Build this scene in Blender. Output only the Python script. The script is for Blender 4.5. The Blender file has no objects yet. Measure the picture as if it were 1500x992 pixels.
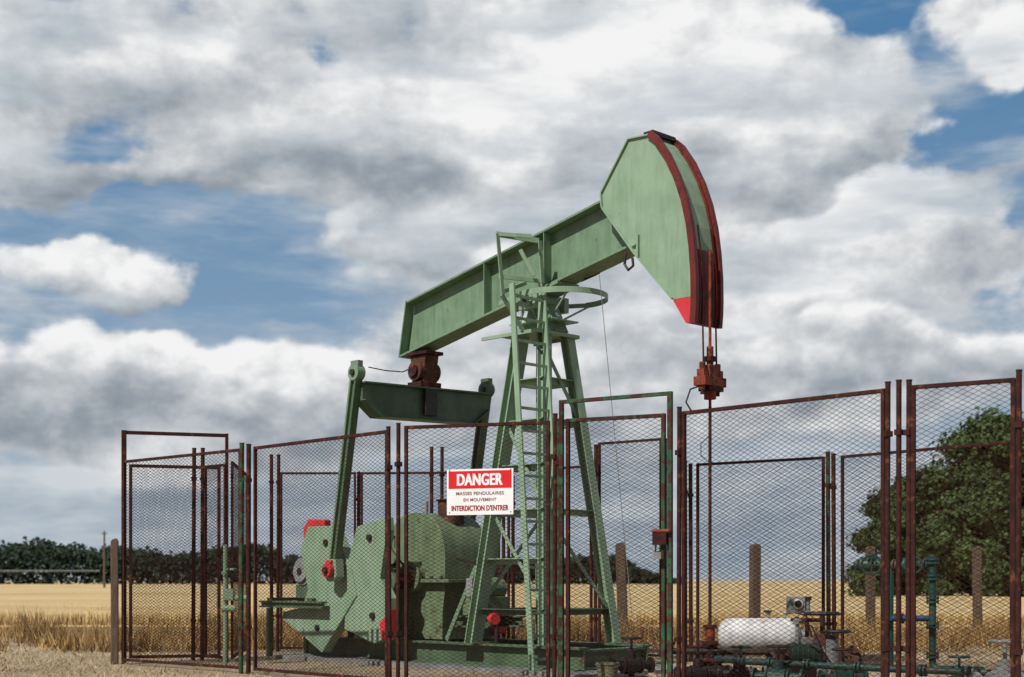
import bpy, math, random, bmesh
import numpy as np
from mathutils import Vector, Matrix
random.seed(7); rng=np.random.default_rng(11)
S=bpy.context.scene; COL=S.collection
S.view_settings.view_transform='Standard'; S.view_settings.look='None'; S.view_settings.exposure=0; S.view_settings.gamma=1
F=2083.0; EYE=1.2; HY=850.0

# ---------------------------------------------------------------- materials
def newmat(name):
    m=bpy.data.materials.new(name); m.use_nodes=True
    nt=m.node_tree; nt.nodes.clear()
    o=nt.nodes.new('ShaderNodeOutputMaterial'); b=nt.nodes.new('ShaderNodeBsdfPrincipled')
    nt.links.new(b.outputs[0],o.inputs[0]); return m,nt,b
def noise(nt,scale,detail=6,rough=.6,vec=None,dist=0,dim='3D'):
    n=nt.nodes.new('ShaderNodeTexNoise'); n.noise_dimensions=dim; n.inputs['Scale'].default_value=scale
    n.inputs['Detail'].default_value=detail; n.inputs['Roughness'].default_value=rough; n.inputs['Distortion'].default_value=dist
    if vec: nt.links.new(vec,n.inputs['Vector'])
    return n.outputs[0]
def ramp(nt,fac,stops):
    r=nt.nodes.new('ShaderNodeValToRGB'); e=r.color_ramp.elements
    while len(e)<len(stops): e.new(.5)
    for i,(p,c) in enumerate(stops): e[i].position=p; e[i].color=(*c,1) if len(c)==3 else c
    nt.links.new(fac,r.inputs[0]); return r.outputs[0]
def mix(nt,f,a,b,mode='MIX'):
    n=nt.nodes.new('ShaderNodeMix'); n.data_type='RGBA'; n.blend_type=mode
    def s(sock,val):
        if isinstance(val,(tuple,list)): sock.default_value=(*val,1)
        elif isinstance(val,(int,float)): sock.default_value=val
        else: nt.links.new(val,sock)
    s(n.inputs[0],f); s(n.inputs[6],a); s(n.inputs[7],b); return n.outputs[2]
def bump(nt,b,h,strength=.3,dist=.01):
    n=nt.nodes.new('ShaderNodeBump'); n.inputs['Strength'].default_value=strength; n.inputs['Distance'].default_value=dist
    nt.links.new(h,n.inputs['Height']); nt.links.new(n.outputs[0],b.inputs['Normal'])
def coords(nt,scale=(1,1,1)):
    t=nt.nodes.new('ShaderNodeTexCoord'); m=nt.nodes.new('ShaderNodeMapping'); m.inputs['Scale'].default_value=scale
    nt.links.new(t.outputs['Object'],m.inputs[0]); return m.outputs[0]
def paint(name,col,dark,rust=(.09,.035,.02),rl=.66,rough=.5,ns=3.0,streakamt=.35,spec=.35):
    m,nt,b=newmat(name); v=coords(nt); vs=coords(nt,(5,5,.6))
    base=ramp(nt,noise(nt,ns,5,.6,v),[(.3,dark),(.62,col)])
    streak=ramp(nt,noise(nt,2.5,6,.65,vs),[(.45,(0,0,0)),(.72,(streakamt,)*3)])
    c1=mix(nt,streak,base,tuple(x*.5 for x in dark))
    rm=ramp(nt,noise(nt,7,9,.72,v),[(rl-.02,(0,0,0)),(rl+.04,(1,1,1))])
    c2=mix(nt,rm,c1,rust); nt.links.new(c2,b.inputs['Base Color'])
    b.inputs['Roughness'].default_value=rough; b.inputs['Specular IOR Level'].default_value=spec; bump(nt,b,noise(nt,18,4,.6,v),.12,.01); return m
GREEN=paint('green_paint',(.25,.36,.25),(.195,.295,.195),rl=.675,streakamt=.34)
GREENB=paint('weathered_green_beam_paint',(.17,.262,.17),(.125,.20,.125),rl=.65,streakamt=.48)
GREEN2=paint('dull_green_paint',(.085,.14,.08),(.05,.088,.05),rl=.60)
GREENR=paint('rust_flecked_green_paint',(.155,.21,.12),(.10,.145,.08),rust=(.085,.05,.03),rl=.60,ns=4,streakamt=.5)
DKGREEN=paint('dark_green_paint',(.025,.06,.035),(.012,.03,.02),rl=.6)
TEAL=paint('pipe_green_paint',(.014,.07,.058),(.008,.038,.033),rl=.58)
BLUE=paint('blue_paint',(.015,.035,.10),(.01,.02,.06),rl=.62)
RED=paint('red_paint',(.60,.04,.05),(.5,.03,.04),rl=.72)
BROWN=paint('red_brown_rail_paint',(.17,.020,.015),(.075,.012,.010),rust=(.035,.012,.01),rl=.59,ns=7)
RUST=paint('rusty_steel',(.056,.018,.015),(.020,.009,.009),rust=(.13,.045,.025),rl=.57,rough=.8,ns=9,spec=.15)
RUSTB=paint('light_rusty_casting',(.10,.045,.03),(.045,.022,.018),rust=(.17,.075,.04),rl=.58,rough=.8,ns=9,spec=.15)
RUSTG=paint('rusty_steel_with_green_paint',(.065,.021,.016),(.026,.011,.010),rust=(.03,.09,.045),rl=.52,rough=.75,ns=9,spec=.15)
GATEG=paint('worn_green_gate_paint',(.035,.11,.052),(.02,.065,.036),rust=(.06,.020,.015),rl=.49,rough=.7,ns=6,spec=.2)
WIRE=paint('rusty_wire',(.034,.016,.013),(.018,.010,.009),rust=(.075,.03,.018),rl=.56,rough=.95,ns=4,spec=.03)
ORANGE=paint('orange_rust',(.26,.045,.018),(.12,.022,.012),rust=(.035,.013,.01),rl=.53,rough=.7,ns=12)
DARK=paint('greasy_black_steel',(.03,.022,.02),(.012,.01,.01),rl=.6,rough=.5)
GREY=paint('grey_metal',(.28,.29,.28),(.16,.165,.16),rl=.64)
WHITE=paint('white_tank_paint',(.66,.66,.66),(.46,.46,.47),rust=(.22,.15,.11),rl=.60,streakamt=.6,ns=6)
STEEL=paint('bare_steel_cable',(.22,.21,.2),(.14,.13,.12),rl=.7)
SIGNW=paint('sign_white',(.82,.83,.86),(.78,.79,.82),rl=.85,rough=.4,streakamt=.1)
SIGNR=paint('sign_red',(.68,.015,.022),(.62,.012,.018),rl=.85,rough=.4,streakamt=.1)
INKG=paint('sign_faded_ink',(.24,.09,.11),(.20,.07,.09),rl=.8)
INKR=paint('sign_red_ink',(.36,.015,.04),(.30,.012,.03),rl=.8)
YEL=paint('dusty_bucket_plastic',(.20,.20,.12),(.13,.13,.08),rl=.7)
def woodmat():
    m,nt,b=newmat('weathered_wood'); v=coords(nt,(12,12,1.2))
    c=ramp(nt,noise(nt,3,8,.7,v),[(.3,(.05,.032,.022)),(.7,(.17,.115,.08))]); nt.links.new(c,b.inputs['Base Color'])
    b.inputs['Roughness'].default_value=.9; bump(nt,b,noise(nt,5,8,.7,v),.5,.02); return m
WOOD=woodmat()
def foliage(name,c0,c1,c2,ns,lo=.45,hi=1.15):
    m,nt,b=newmat(name); g=nt.nodes.new('ShaderNodeNewGeometry')
    v=coords(nt)
    a=ramp(nt,g.outputs['Random Per Island'],[(0,c0),(.6,c1),(1,c2)])
    cl=ramp(nt,noise(nt,ns,3,.6,v),[(.35,(lo,)*3),(.65,(hi,)*3)])
    c=mix(nt,1.0,a,cl,'MULTIPLY'); nt.links.new(c,b.inputs['Base Color']); b.inputs['Roughness'].default_value=.75
    b.inputs['Specular IOR Level'].default_value=.2
    return m
LEAF=foliage('tree_leaves',(.040,.068,.026),(.060,.098,.034),(.090,.130,.046),.5,.62,1.15)
FAR=foliage('far_wood_leaves',(.016,.028,.020),(.021,.036,.023),(.028,.044,.027),.3,.8,1.1)
STRAW=foliage('dry_grass_blades',(.20,.11,.042),(.41,.255,.10),(.62,.44,.21),.35,.5)
PALE=foliage('pale_stubble',(.30,.21,.11),(.45,.34,.20),(.58,.47,.31),.5,.7)
WHEAT=foliage('wheat_stalks',(.42,.285,.12),(.58,.425,.195),(.72,.555,.30),.15,.85)
def groundmat():
    m,nt,b=newmat('dry_ground'); v=coords(nt)
    c=ramp(nt,noise(nt,.5,8,.7,v),[(.3,(.27,.195,.11)),(.5,(.40,.305,.19)),(.68,(.50,.405,.275))])
    c2=ramp(nt,noise(nt,9,8,.75,v),[(.35,(.5,.5,.5)),(.62,(1.15,1.15,1.15))])
    nt.links.new(mix(nt,1.0,c,c2,'MULTIPLY'),b.inputs['Base Color']); b.inputs['Roughness'].default_value=.95
    bump(nt,b,noise(nt,14,8,.75,v),.8,.05); return m
GROUND=groundmat()
def fieldmat():
    m,nt,b=newmat('ripe_wheat_canopy'); v=coords(nt,(1,.25,1)); v2=coords(nt,(.05,.4,1))
    c=ramp(nt,noise(nt,.25,8,.7,v2),[(.3,(.40,.275,.12)),(.5,(.55,.40,.19)),(.7,(.65,.495,.265))])
    c2=ramp(nt,noise(nt,5,7,.75,v),[(.35,(.78,.77,.75)),(.6,(1.06,1.06,1.06))])
    nt.links.new(mix(nt,1.0,c,c2,'MULTIPLY'),b.inputs['Base Color']); b.inputs['Roughness'].default_value=.95
    bump(nt,b,noise(nt,6,7,.8,v),.5,.1); return m
FIELD=fieldmat()
def barkmat():
    m,nt,b=newmat('bark'); v=coords(nt,(4,4,.8))
    nt.links.new(ramp(nt,noise(nt,3,7,.7,v),[(.3,(.03,.022,.016)),(.7,(.10,.08,.06))]),b.inputs['Base Color']); b.inputs['Roughness'].default_value=.95; return m
BARK=barkmat()

# ---------------------------------------------------------------- mesh builder
class MB:
    def __init__(s): s.v=[];s.f=[];s.m=[];s.mats=[]
    def mi(s,mat):
        if mat not in s.mats: s.mats.append(mat)
        return s.mats.index(mat)
    def add(s,vs,fs,mat):
        o=len(s.v); s.v+= [tuple(x) for x in vs]; k=s.mi(mat)
        for f in fs: s.f.append([i+o for i in f]); s.m.append(k)
    def bar(s,p,q,w,h,mat,up=(0,0,1),ow=0,oh=0):
        p=Vector(p);q=Vector(q);d=(q-p).normalized();up=Vector(up)
        if abs(d.dot(up))>.98: up=Vector((1,0,0))
        r=d.cross(up).normalized();u=r.cross(d).normalized()
        vs=[]
        for c in (p,q):
            for a,b in((-1,-1),(1,-1),(1,1),(-1,1)): vs.append(c+r*(a*w/2+ow)+u*(b*h/2+oh))
        s.add(vs,[(0,1,2,3),(7,6,5,4),(0,4,5,1),(1,5,6,2),(2,6,7,3),(3,7,4,0)],mat)
    def ibeam(s,p,q,w,h,mat,up=(0,0,1),tf=.025,tw=.02):
        s.bar(p,q,w,tf,mat,up,0,h/2-tf/2); s.bar(p,q,w,tf,mat,up,0,-h/2+tf/2); s.bar(p,q,tw,h-2*tf,mat,up)
    def angle(s,p,q,w,mat,up=(0,0,1),t=.02,sx=1,sy=1):
        s.bar(p,q,w,t,mat,up,0,sy*(w/2-t/2)); s.bar(p,q,t,w-t,mat,up,sx*(w/2-t/2),-sy*t/2)
    def box(s,c,d,mat):
        c=Vector(c); s.bar(c-Vector((d[0]/2,0,0)),c+Vector((d[0]/2,0,0)),d[1],d[2],mat)
    def tube(s,p,q,r,mat,r2=None,n=12):
        p=Vector(p);q=Vector(q);d=(q-p).normalized();r2=r if r2 is None else r2
        a=d.orthogonal().normalized();b=d.cross(a)
        vs=[]
        for c,rr in((p,r),(q,r2)):
            for i in range(n):
                t=2*math.pi*i/n; vs.append(c+a*math.cos(t)*rr+b*math.sin(t)*rr)
        fs=[(i,(i+1)%n,(i+1)%n+n,i+n) for i in range(n)]+[tuple(range(n))[::-1],tuple(range(n,2*n))]
        s.add(vs,fs,mat)
    def sweep(s,pts,r,mat,n=8):
        pts=[Vector(p) for p in pts];ref=None;vs=[]
        rs=r if isinstance(r,(list,tuple)) else [r]*len(pts)
        for i,p in enumerate(pts):
            d=(pts[min(i+1,len(pts)-1)]-pts[max(i-1,0)]).normalized()
            if ref is None: ref=d.orthogonal().normalized()
            a=(ref-d*ref.dot(d)).normalized();ref=a;b=d.cross(a)
            for k in range(n):
                t=2*math.pi*k/n; vs.append(p+(a*math.cos(t)+b*math.sin(t))*rs[i])
        fs=[]
        for i in range(len(pts)-1):
            for k in range(n): fs.append((i*n+k,i*n+(k+1)%n,(i+1)*n+(k+1)%n,(i+1)*n+k))
        fs+=[tuple(range(n))[::-1],tuple(range((len(pts)-1)*n,len(pts)*n))]
        s.add(vs,fs,mat)
    def prism(s,poly,y0,y1,mat,fn=lambda a,b,t:(a,t,b)):
        n=len(poly); vs=[fn(a,b,y0) for a,b in poly]+[fn(a,b,y1) for a,b in poly]
        s.add(vs,[tuple(range(n)),tuple(range(n,2*n))[::-1]]+[(i,i+n,(i+1)%n+n,(i+1)%n) for i in range(n)],mat)
    def obj(s,name,parent=None,bevel=0,smooth=False,loc=None,rotz=0):
        me=bpy.data.meshes.new(name); me.from_pydata(s.v,[],s.f)
        for m in s.mats: me.materials.append(m)
        me.polygons.foreach_set('material_index',s.m)
        b=bmesh.new(); b.from_mesh(me); bmesh.ops.recalc_face_normals(b,faces=b.faces); b.to_mesh(me); b.free()
        if smooth:
            me.polygons.foreach_set('use_smooth',[True]*len(me.polygons))
            me.set_sharp_from_angle(angle=math.radians(35))
        o=bpy.data.objects.new(name,me); COL.objects.link(o)
        if parent: o.parent=parent
        if loc is not None: o.location=loc
        o.rotation_euler[2]=rotz
        if bevel:
            m=o.modifiers.new('Bevel','BEVEL'); m.width=bevel; m.segments=2; m.limit_method='ANGLE'
        return o
def tag(o,label,cat,group=None):
    o['label']=label;o['category']=cat
    if group:o['group']=group
    return o
def empty(name,loc,rotz,label,cat,group=None):
    o=bpy.data.objects.new(name,None); o.location=loc;o.rotation_euler[2]=rotz;o.empty_display_size=.3;COL.objects.link(o)
    return tag(o,label,cat,group)

# ---------------------------------------------------------------- camera, sun, world
cam=bpy.data.cameras.new('camera'); co=bpy.data.objects.new('camera',cam); COL.objects.link(co)
co.location=(0,0,EYE); co.rotation_euler=(math.pi/2,0,0); cam.lens=50; cam.sensor_width=36; cam.shift_y=(HY-496)/1500
cam.clip_end=7000; cam.clip_start=.1; S.camera=co
cam.dof.use_dof=True; cam.dof.focus_distance=17.0; cam.dof.aperture_fstop=2.0
sd=Vector((-.46,-.54,.76)).normalized()
sl=bpy.data.lights.new('sun','SUN'); sl.energy=4.6; sl.angle=math.radians(.5); sl.color=(1,.95,.87)
so=bpy.data.objects.new('sun',sl); COL.objects.link(so); so.rotation_euler=sd.to_track_quat('Z','Y').to_euler(); so.location=(0,0,50)
w=bpy.data.worlds.new('World'); S.world=w; w.use_nodes=True; nt=w.node_tree; nt.nodes.clear()
out=nt.nodes.new('ShaderNodeOutputWorld'); bg=nt.nodes.new('ShaderNodeBackground'); nt.links.new(bg.outputs[0],out.inputs[0])
sky=nt.nodes.new('ShaderNodeTexSky'); sky.sky_type='NISHITA'; sky.sun_disc=False
sky.sun_elevation=math.asin(sd.z); sky.sun_rotation=math.atan2(sd.x,sd.y)
bg.inputs[1].default_value=.05
nt.links.new(mix(nt,.5,sky.outputs[0],(4.2,4.4,4.7)),bg.inputs[0])

# cloud layers on a far sky dome; broad cloud masses are stored per vertex, fine structure is noise
sm=bpy.data.materials.new('cloudy_sky'); sm.use_nodes=True; nt=sm.node_tree; nt.nodes.clear()
sm.cycles.emission_sampling='NONE'
out=nt.nodes.new('ShaderNodeOutputMaterial'); em=nt.nodes.new('ShaderNodeEmission'); nt.links.new(em.outputs[0],out.inputs[0]); em.inputs[1].default_value=1
def L(a,sock):
    if isinstance(a,(int,float)): sock.default_value=a
    else: nt.links.new(a,sock)
def M(op,a,b=None,c=None,clamp=False):
    n=nt.nodes.new('ShaderNodeMath'); n.operation=op; n.use_clamp=clamp
    L(a,n.inputs[0])
    if b is not None:L(b,n.inputs[1])
    if c is not None:L(c,n.inputs[2])
    return n.outputs[0]
tc=nt.nodes.new('ShaderNodeTexCoord'); vn=nt.nodes.new('ShaderNodeVectorMath'); vn.operation='NORMALIZE'; nt.links.new(tc.outputs['Object'],vn.inputs[0])
sp=nt.nodes.new('ShaderNodeSeparateXYZ'); nt.links.new(vn.outputs[0],sp.inputs[0])
U=M('ARCTAN2',sp.outputs[0],sp.outputs[1]); V=M('ARCSINE',sp.outputs[2])
def vec(a,b,c=0):
    n=nt.nodes.new('ShaderNodeCombineXYZ'); L(a,n.inputs[0]);L(b,n.inputs[1]);L(c,n.inputs[2]); return n.outputs[0]
def smooth(x,a,b):
    n=nt.nodes.new('ShaderNodeMapRange'); n.interpolation_type='SMOOTHSTEP'; n.inputs['From Min'].default_value=a; n.inputs['From Max'].default_value=b
    nt.links.new(x,n.inputs['Value']); return n.outputs[0]
def vnoise(u,v,seed,octs=4):
    out=np.zeros_like(u);amp=.5;tot=0;r=np.random.default_rng(seed);T=r.random((256,256))
    for k in range(octs):
        a=u*2**k+17*k+60;b=v*2**k+5*k+60;i=np.floor(a).astype(int);j=np.floor(b).astype(int);fa=a-i;fb=b-j
        fa=fa*fa*fa*(fa*(fa*6-15)+10);fb=fb*fb*fb*(fb*(fb*6-15)+10)
        g=lambda x,y:T[x%256,y%256]
        out+=amp*((g(i,j)*(1-fa)+g(i+1,j)*fa)*(1-fb)+(g(i,j+1)*(1-fa)+g(i+1,j+1)*fa)*fb);tot+=amp;amp*=.55
    return out/tot
az=np.radians(np.concatenate([np.linspace(-110,-27,60),np.arange(-26.5,26.6,.14),np.linspace(27.2,110,60)])); el=np.radians(np.concatenate([np.arange(-3,-.2,.7),np.arange(0,25,.14),np.linspace(25.5,55,24)]))
AZ,EL=np.meshgrid(az,el); Uw=AZ+(vnoise(AZ*12,EL*16,1,5)-.5)*.10; Vw=EL+(vnoise(AZ*12,EL*16,2,5)-.5)*.052
def blobs(lst):
    acc=np.zeros_like(Uw)
    for (px,py,rx,ry,amp) in lst:
        cu=math.atan((px-750)/F); cv=math.atan((HY-py)/F*math.cos(cu))
        acc+=amp*np.exp(-((Uw-cu)*F/rx)**2-((Vw-cv)*F/ry)**2)
    return acc
FIELDS={}
def layer(col,seed,su,sv,base,cov,shd,sbase,na=1.8,e0=-.09,e1=.17,relief=1.6,opac=1,CRs=None,rough=.545):
    FIELDS['cloud%d'%seed]=(blobs(cov)+base,blobs(shd)+sbase)
    at=nt.nodes.new('ShaderNodeAttribute'); at.attribute_name='cloud%d'%seed
    s2=nt.nodes.new('ShaderNodeSeparateXYZ'); nt.links.new(at.outputs['Vector'],s2.inputs[0])
    zz={1:1.37,2:4.9,3:8.3,4:12.1}[seed]
    def cn(du,dv): return noise(nt,1.0,7,rough,vec(M('MULTIPLY_ADD',U,su,du),M('MULTIPLY_ADD',V,sv,dv),zz),0,'3D')
    a=cn(0,0); b=cn(-.11,.19) if relief else a
    n=M('SUBTRACT',a,.5)
    D=M('MULTIPLY_ADD',n,na,s2.outputs[0])
    al=M('MULTIPLY',smooth(D,e0,e1),opac)
    br=M('ADD',M('MULTIPLY',M('SUBTRACT',a,b),relief),M('MULTIPLY_ADD',n,.30,s2.outputs[1]))
    return mix(nt,al,col,ramp(nt,br,CRs or [(.0,(.17,.215,.27)),(.3,(.32,.36,.405)),(.55,(.55,.575,.60)),(.82,(.90,.90,.90))]))
vr=M('MULTIPLY',V,2.8,clamp=True)
blue=mix(nt,vr,(.32,.44,.56),(.08,.21,.395))
veil=smooth(noise(nt,1,5,.6,vec(M('MULTIPLY',U,5),M('MULTIPLY',V,22)),0,'2D'),.42,.75)
col=mix(nt,M('MULTIPLY',veil,.5),blue,(.48,.54,.60))
col=layer(col,1,8,12,-.03,
 [(900,200,430,190,.75),(210,70,300,90,.42),(300,200,200,60,.38),(60,130,120,60,.25),(1475,35,70,50,.7),(100,222,100,22,-.20),(490,90,50,40,-.28),(625,160,50,24,-.30),(1440,165,100,100,-.65),(1300,0,120,40,-.6),(150,265,300,28,.35),(150,400,330,70,-.7),(330,350,140,50,-.5),(1480,245,80,20,.3),(800,420,300,120,.4)],
 [(1000,110,330,110,.25),(700,268,230,34,-.22),(150,275,300,28,-.32),(1190,262,150,28,-.20),(180,60,260,50,.18),(330,190,150,30,-.04),(60,150,150,30,-.04),(1475,35,60,45,.25),(760,120,150,60,.12),(1470,245,90,25,-.2)],.55)
col=layer(col,2,10,13,-.55,
 [(110,392,150,50,1.25),(640,385,230,70,1.0),(1380,350,230,80,1.1),(1000,400,300,70,.8),(1190,420,200,60,.7)],
 [(110,368,130,34,.34),(120,434,150,14,-.20),(620,352,200,30,.28),(1370,300,190,46,.34),(640,420,220,26,-.02),(980,360,160,30,.16),(1270,420,240,30,.20)],.55)
col=layer(col,4,7,26,-.02,[(300,740,900,110,.40),(1150,720,600,120,.45),(120,700,120,26,.35),(60,760,120,22,-.2)],[(130,690,110,26,.30),(60,780,80,20,.22),(300,730,140,24,-.14),(1150,700,300,50,.06)],.46,na=1.9,e0=-.15,e1=.32,relief=1.5,opac=.85,
 CRs=[(.0,(.24,.31,.39)),(.35,(.36,.43,.50)),(.8,(.68,.71,.74))])
col=layer(col,3,10,14,-.60,
 [(60,560,190,80,1.2),(280,555,170,86,1.35),(480,590,200,70,.95),(760,590,300,70,.9),(1300,530,420,76,1.3),(1050,560,250,70,.8),(300,630,600,50,.8)],
 [(50,500,90,28,.40),(285,492,130,32,.42),(180,545,230,26,.14),(200,622,430,34,-.22),(1300,462,340,28,.30),(1300,548,380,26,-.20),(820,540,260,30,.10),(850,610,260,26,-.06),(500,560,140,30,.10)],.52,e0=-.12,e1=.24)
hz=M('EXPONENT',M('MULTIPLY',M('ABSOLUTE',V),-26)); fin=mix(nt,M('MULTIPLY',hz,.5),col,(.38,.435,.49))
nt.links.new(fin,em.inputs[0])
R=5000; ne_,na_=AZ.shape
co3=np.stack([R*np.cos(EL)*np.sin(AZ),R*np.cos(EL)*np.cos(AZ),R*np.sin(EL)],-1).reshape(-1,3)
idx=np.arange(ne_*na_).reshape(ne_,na_); q=np.stack([idx[:-1,:-1],idx[1:,:-1],idx[1:,1:],idx[:-1,1:]],-1).reshape(-1,4)
me=bpy.data.meshes.new('sky'); me.vertices.add(len(co3)); me.loops.add(q.size); me.polygons.add(len(q))
me.vertices.foreach_set('co',co3.ravel().astype(np.float32)); me.loops.foreach_set('vertex_index',q.ravel().astype(np.int32)); me.polygons.foreach_set('loop_start',np.arange(0,q.size,4,dtype=np.int32))
me.materials.append(sm); me.update(calc_edges=True)
for k,(a,b) in FIELDS.items():
    A=me.attributes.new(k,'FLOAT_VECTOR','POINT'); A.data.foreach_set('vector',np.stack([a.ravel(),b.ravel(),np.zeros(a.size)],1).ravel().astype(np.float32))
o=bpy.data.objects.new('sky',me); COL.objects.link(o); o['kind']='structure'

# ---------------------------------------------------------------- ground & field
g=MB(); g.add([(-2500,-60,0),(2500,-60,0),(2500,4500,0),(-2500,4500,0)],[(0,1,2,3)],GROUND); o=g.obj('ground'); o['kind']='structure'
xs=np.linspace(-1,1,161); ys=np.concatenate([np.linspace(35.6,120,60),np.geomspace(124,2600,50)])
vs=[];fs=[]
for j,y in enumerate(ys):
    for x in xs:
        X=x*(40+y*.9); zz=.38+.04*math.sin(X*.7+y*.3)*math.sin(y*.21+X*.11)+random.uniform(-.02,.02)*min(1,60/y)
        if j==0: zz=.02
        vs.append((X,y,zz))
nx=len(xs)
for j in range(len(ys)-1):
    for i in range(nx-1): fs.append((j*nx+i,j*nx+i+1,(j+1)*nx+i+1,(j+1)*nx+i))
g=MB(); g.add(vs,fs,FIELD); o=g.obj('wheat_field',smooth=True); o['kind']='structure'
def blades(name,pts,h,wid,mat,lean=.35,z0=0.0):
    n=len(pts); P=np.zeros((n,3,3)); ang=rng.uniform(0,2*np.pi,n)
    dx=np.cos(ang)*wid/2*(.6+.8*rng.random(n)); dy=np.sin(ang)*wid/2
    P[:,0,0]=pts[:,0]-dx;P[:,0,1]=pts[:,1]-dy;P[:,1,0]=pts[:,0]+dx;P[:,1,1]=pts[:,1]+dy;P[:,:2,2]=z0
    P[:,2,0]=pts[:,0]+rng.normal(0,lean,n)*h;P[:,2,1]=pts[:,1]+rng.normal(0,lean,n)*h;P[:,2,2]=z0+h
    me=bpy.data.meshes.new(name); me.vertices.add(n*3); me.loops.add(n*3); me.polygons.add(n)
    me.vertices.foreach_set('co',P.ravel().astype(np.float32)); me.loops.foreach_set('vertex_index',np.arange(n*3,dtype=np.int32))
    me.polygons.foreach_set('loop_start',np.arange(0,n*3,3,dtype=np.int32)); me.materials.append(mat); me.update(calc_edges=True)
    o=bpy.data.objects.new(name,me); COL.objects.link(o); return o
yard=[(-5.6,19.9),(-3.3,17.8),(-1.3,15.5),(.4,15),(1.7,14),(3.3,12.3),(4.4,11.5),(6.5,17),(4.4,19.9),(1.2,22.7),(-.1,23.9),(-4.4,23.9)]
def inside(x,y):
    r=False;j=len(yard)-1
    for i in range(len(yard)):
        xi,yi=yard[i];xj,yj=yard[j]
        if (yi>y)!=(yj>y) and x<(xj-xi)*(y-yi)/(yj-yi)+xi:r=not r
        j=i
    return r
n=95000
y=23.6+rng.random(n)**1.1*8.5; x=rng.uniform(-1,1,n)*(y*.42+1)
clump=np.sin(x*1.7+np.sin(y*2.1))*np.sin(y*1.3+x*.6)+.5*np.sin(x*.45+2)+.4*np.sin(x*5.1+y*2.2)
keep=rng.random(n)<(.45+.40*clump); keep&=~((y<24.2)&(x>-5)&(x<3)); P=np.stack([x,y],1)[keep]; c=clump[keep]
h=rng.uniform(.10,.42,len(P))*(1+.55*np.clip(c,-1,1.2))*np.where(P[:,1]>30.5,.45,1)*np.where(P[:,0]<-4,1.15,1)
o=blades('dry_grass',P,h,.022,STRAW,.38); tag(o,'tall dry straw-coloured grass growing behind the fenced yard','dry grass'); o['kind']='stuff'
n=20000
y=rng.uniform(17,25,n); x=rng.uniform(-11,9,n); k=np.array([ (not inside(a,b)) or random.random()<.3 for a,b in zip(x,y)]); P=np.stack([x,y],1)[k]
o=blades('grass_stubble',P,rng.uniform(.02,.07,len(P))*(1+1.8*(rng.random(len(P))>.96)),.014,PALE,.9); tag(o,'short dry stubble and weeds on the bare ground','grass'); o['kind']='stuff'
n=45000
y=35.8+rng.random(n)**2*40; x=rng.uniform(-1,1,n)*(y*.42+1); P=np.stack([x,y],1)
o=blades('wheat_crop',P,rng.uniform(.30,.46,n),.05,WHEAT,.14); tag(o,'ripe golden wheat standing in the field','wheat crop'); o['kind']='stuff'

# ---------------------------------------------------------------- foliage
def leafmass(name,C,Nrm,size,mat,parent=None):
    n=len(C); q=rng.normal(size=(n,3))*.55+Nrm; q/=np.linalg.norm(q,axis=1)[:,None]+1e-9
    a=np.cross(q,rng.normal(size=(n,3))); a/=np.linalg.norm(a,axis=1)[:,None]+1e-9; b=np.cross(q,a)
    s=size*rng.uniform(.5,1.3,(n,1)); P=np.stack([C-a*s*.5-b*s*.25,C+a*s*.1-b*s*.5,C+a*s*.55+b*s*.1,C-a*s*.1+b*s*.5],1)
    me=bpy.data.meshes.new(name); me.vertices.add(n*4); me.loops.add(n*4); me.polygons.add(n)
    me.vertices.foreach_set('co',P.ravel().astype(np.float32)); me.loops.foreach_set('vertex_index',np.arange(n*4,dtype=np.int32))
    me.polygons.foreach_set('loop_start',np.arange(0,n*4,4,dtype=np.int32)); me.materials.append(mat); me.update(calc_edges=True)
    o=bpy.data.objects.new(name,me); COL.objects.link(o)
    if parent:o.parent=parent
    return o
def tree(loc,H,R,label,seed,low=.8,nleaf=26000,nl=44):
    r=np.random.default_rng(seed); e=empty('broadleaf_tree',loc,0,label,'tree','trees at the edge of the field')
    m=MB(); m.sweep([(0,0,-.2),(.1,0,H*.2),(.0,.1,H*.45),(.15,.1,H*.7)],[R*.07,R*.06,R*.045,R*.02],BARK,10)
    lob=[]
    for i in range(nl):
        t=(i+.5)/nl; zz=low+(H-low)*(.06+.86*t)+r.normal()*.2; prof=math.sqrt(max(.02,1-max(0,(t-.22)/.82)**1.7))
        rr=R*prof*r.uniform(.2,.95); a=r.uniform(0,2*math.pi)
        c=np.array([math.cos(a)*rr,math.sin(a)*rr,zz]); s=R*r.uniform(.10,.27); lob.append((c,s))
        if i%3==0: m.sweep([(0,0,H*(.15+.3*t)),(c[0]*.5,c[1]*.5,(H*(.2+.3*t)+zz)/2),tuple(c)],[R*.03,R*.02,R*.006],BARK,6)
    m.obj('trunk',e,smooth=True)
    C=[];Nn=[]; tot=sum(s*s for c,s in lob)
    for c,s in lob:
        k=int(nleaf*s*s/tot); d=r.normal(size=(k,3)); d/=np.linalg.norm(d,axis=1)[:,None]
        rad=s*(r.random((k,1))**.35)*(1+.25*np.sin(d[:,:1]*7+d[:,1:2]*5))*(1+.10*r.normal(size=(k,1))); q_=c+d*rad*np.array([1.15,1.15,.8]); q_[:,2]=np.maximum(q_[:,2],.3+.4*r.random(k)); C.append(q_); Nn.append(d)
    leafmass('crown',np.concatenate(C),np.concatenate(Nn),.21,LEAF,e)
tree((24.9,72,0),9.4,4.8,'large dark green broadleaf tree behind the fence',3,.4,95000,100)
tree((20.9,73.5,0),6.7,3.3,'smaller rounded green tree beside the large tree',15,.3,65000,80)
tree((29.4,76,0),9.6,4.6,'dense green tree at the edge of the wheat field',9,.4,40000,60)
n=46000; X=rng.uniform(-230,36,n)
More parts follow.
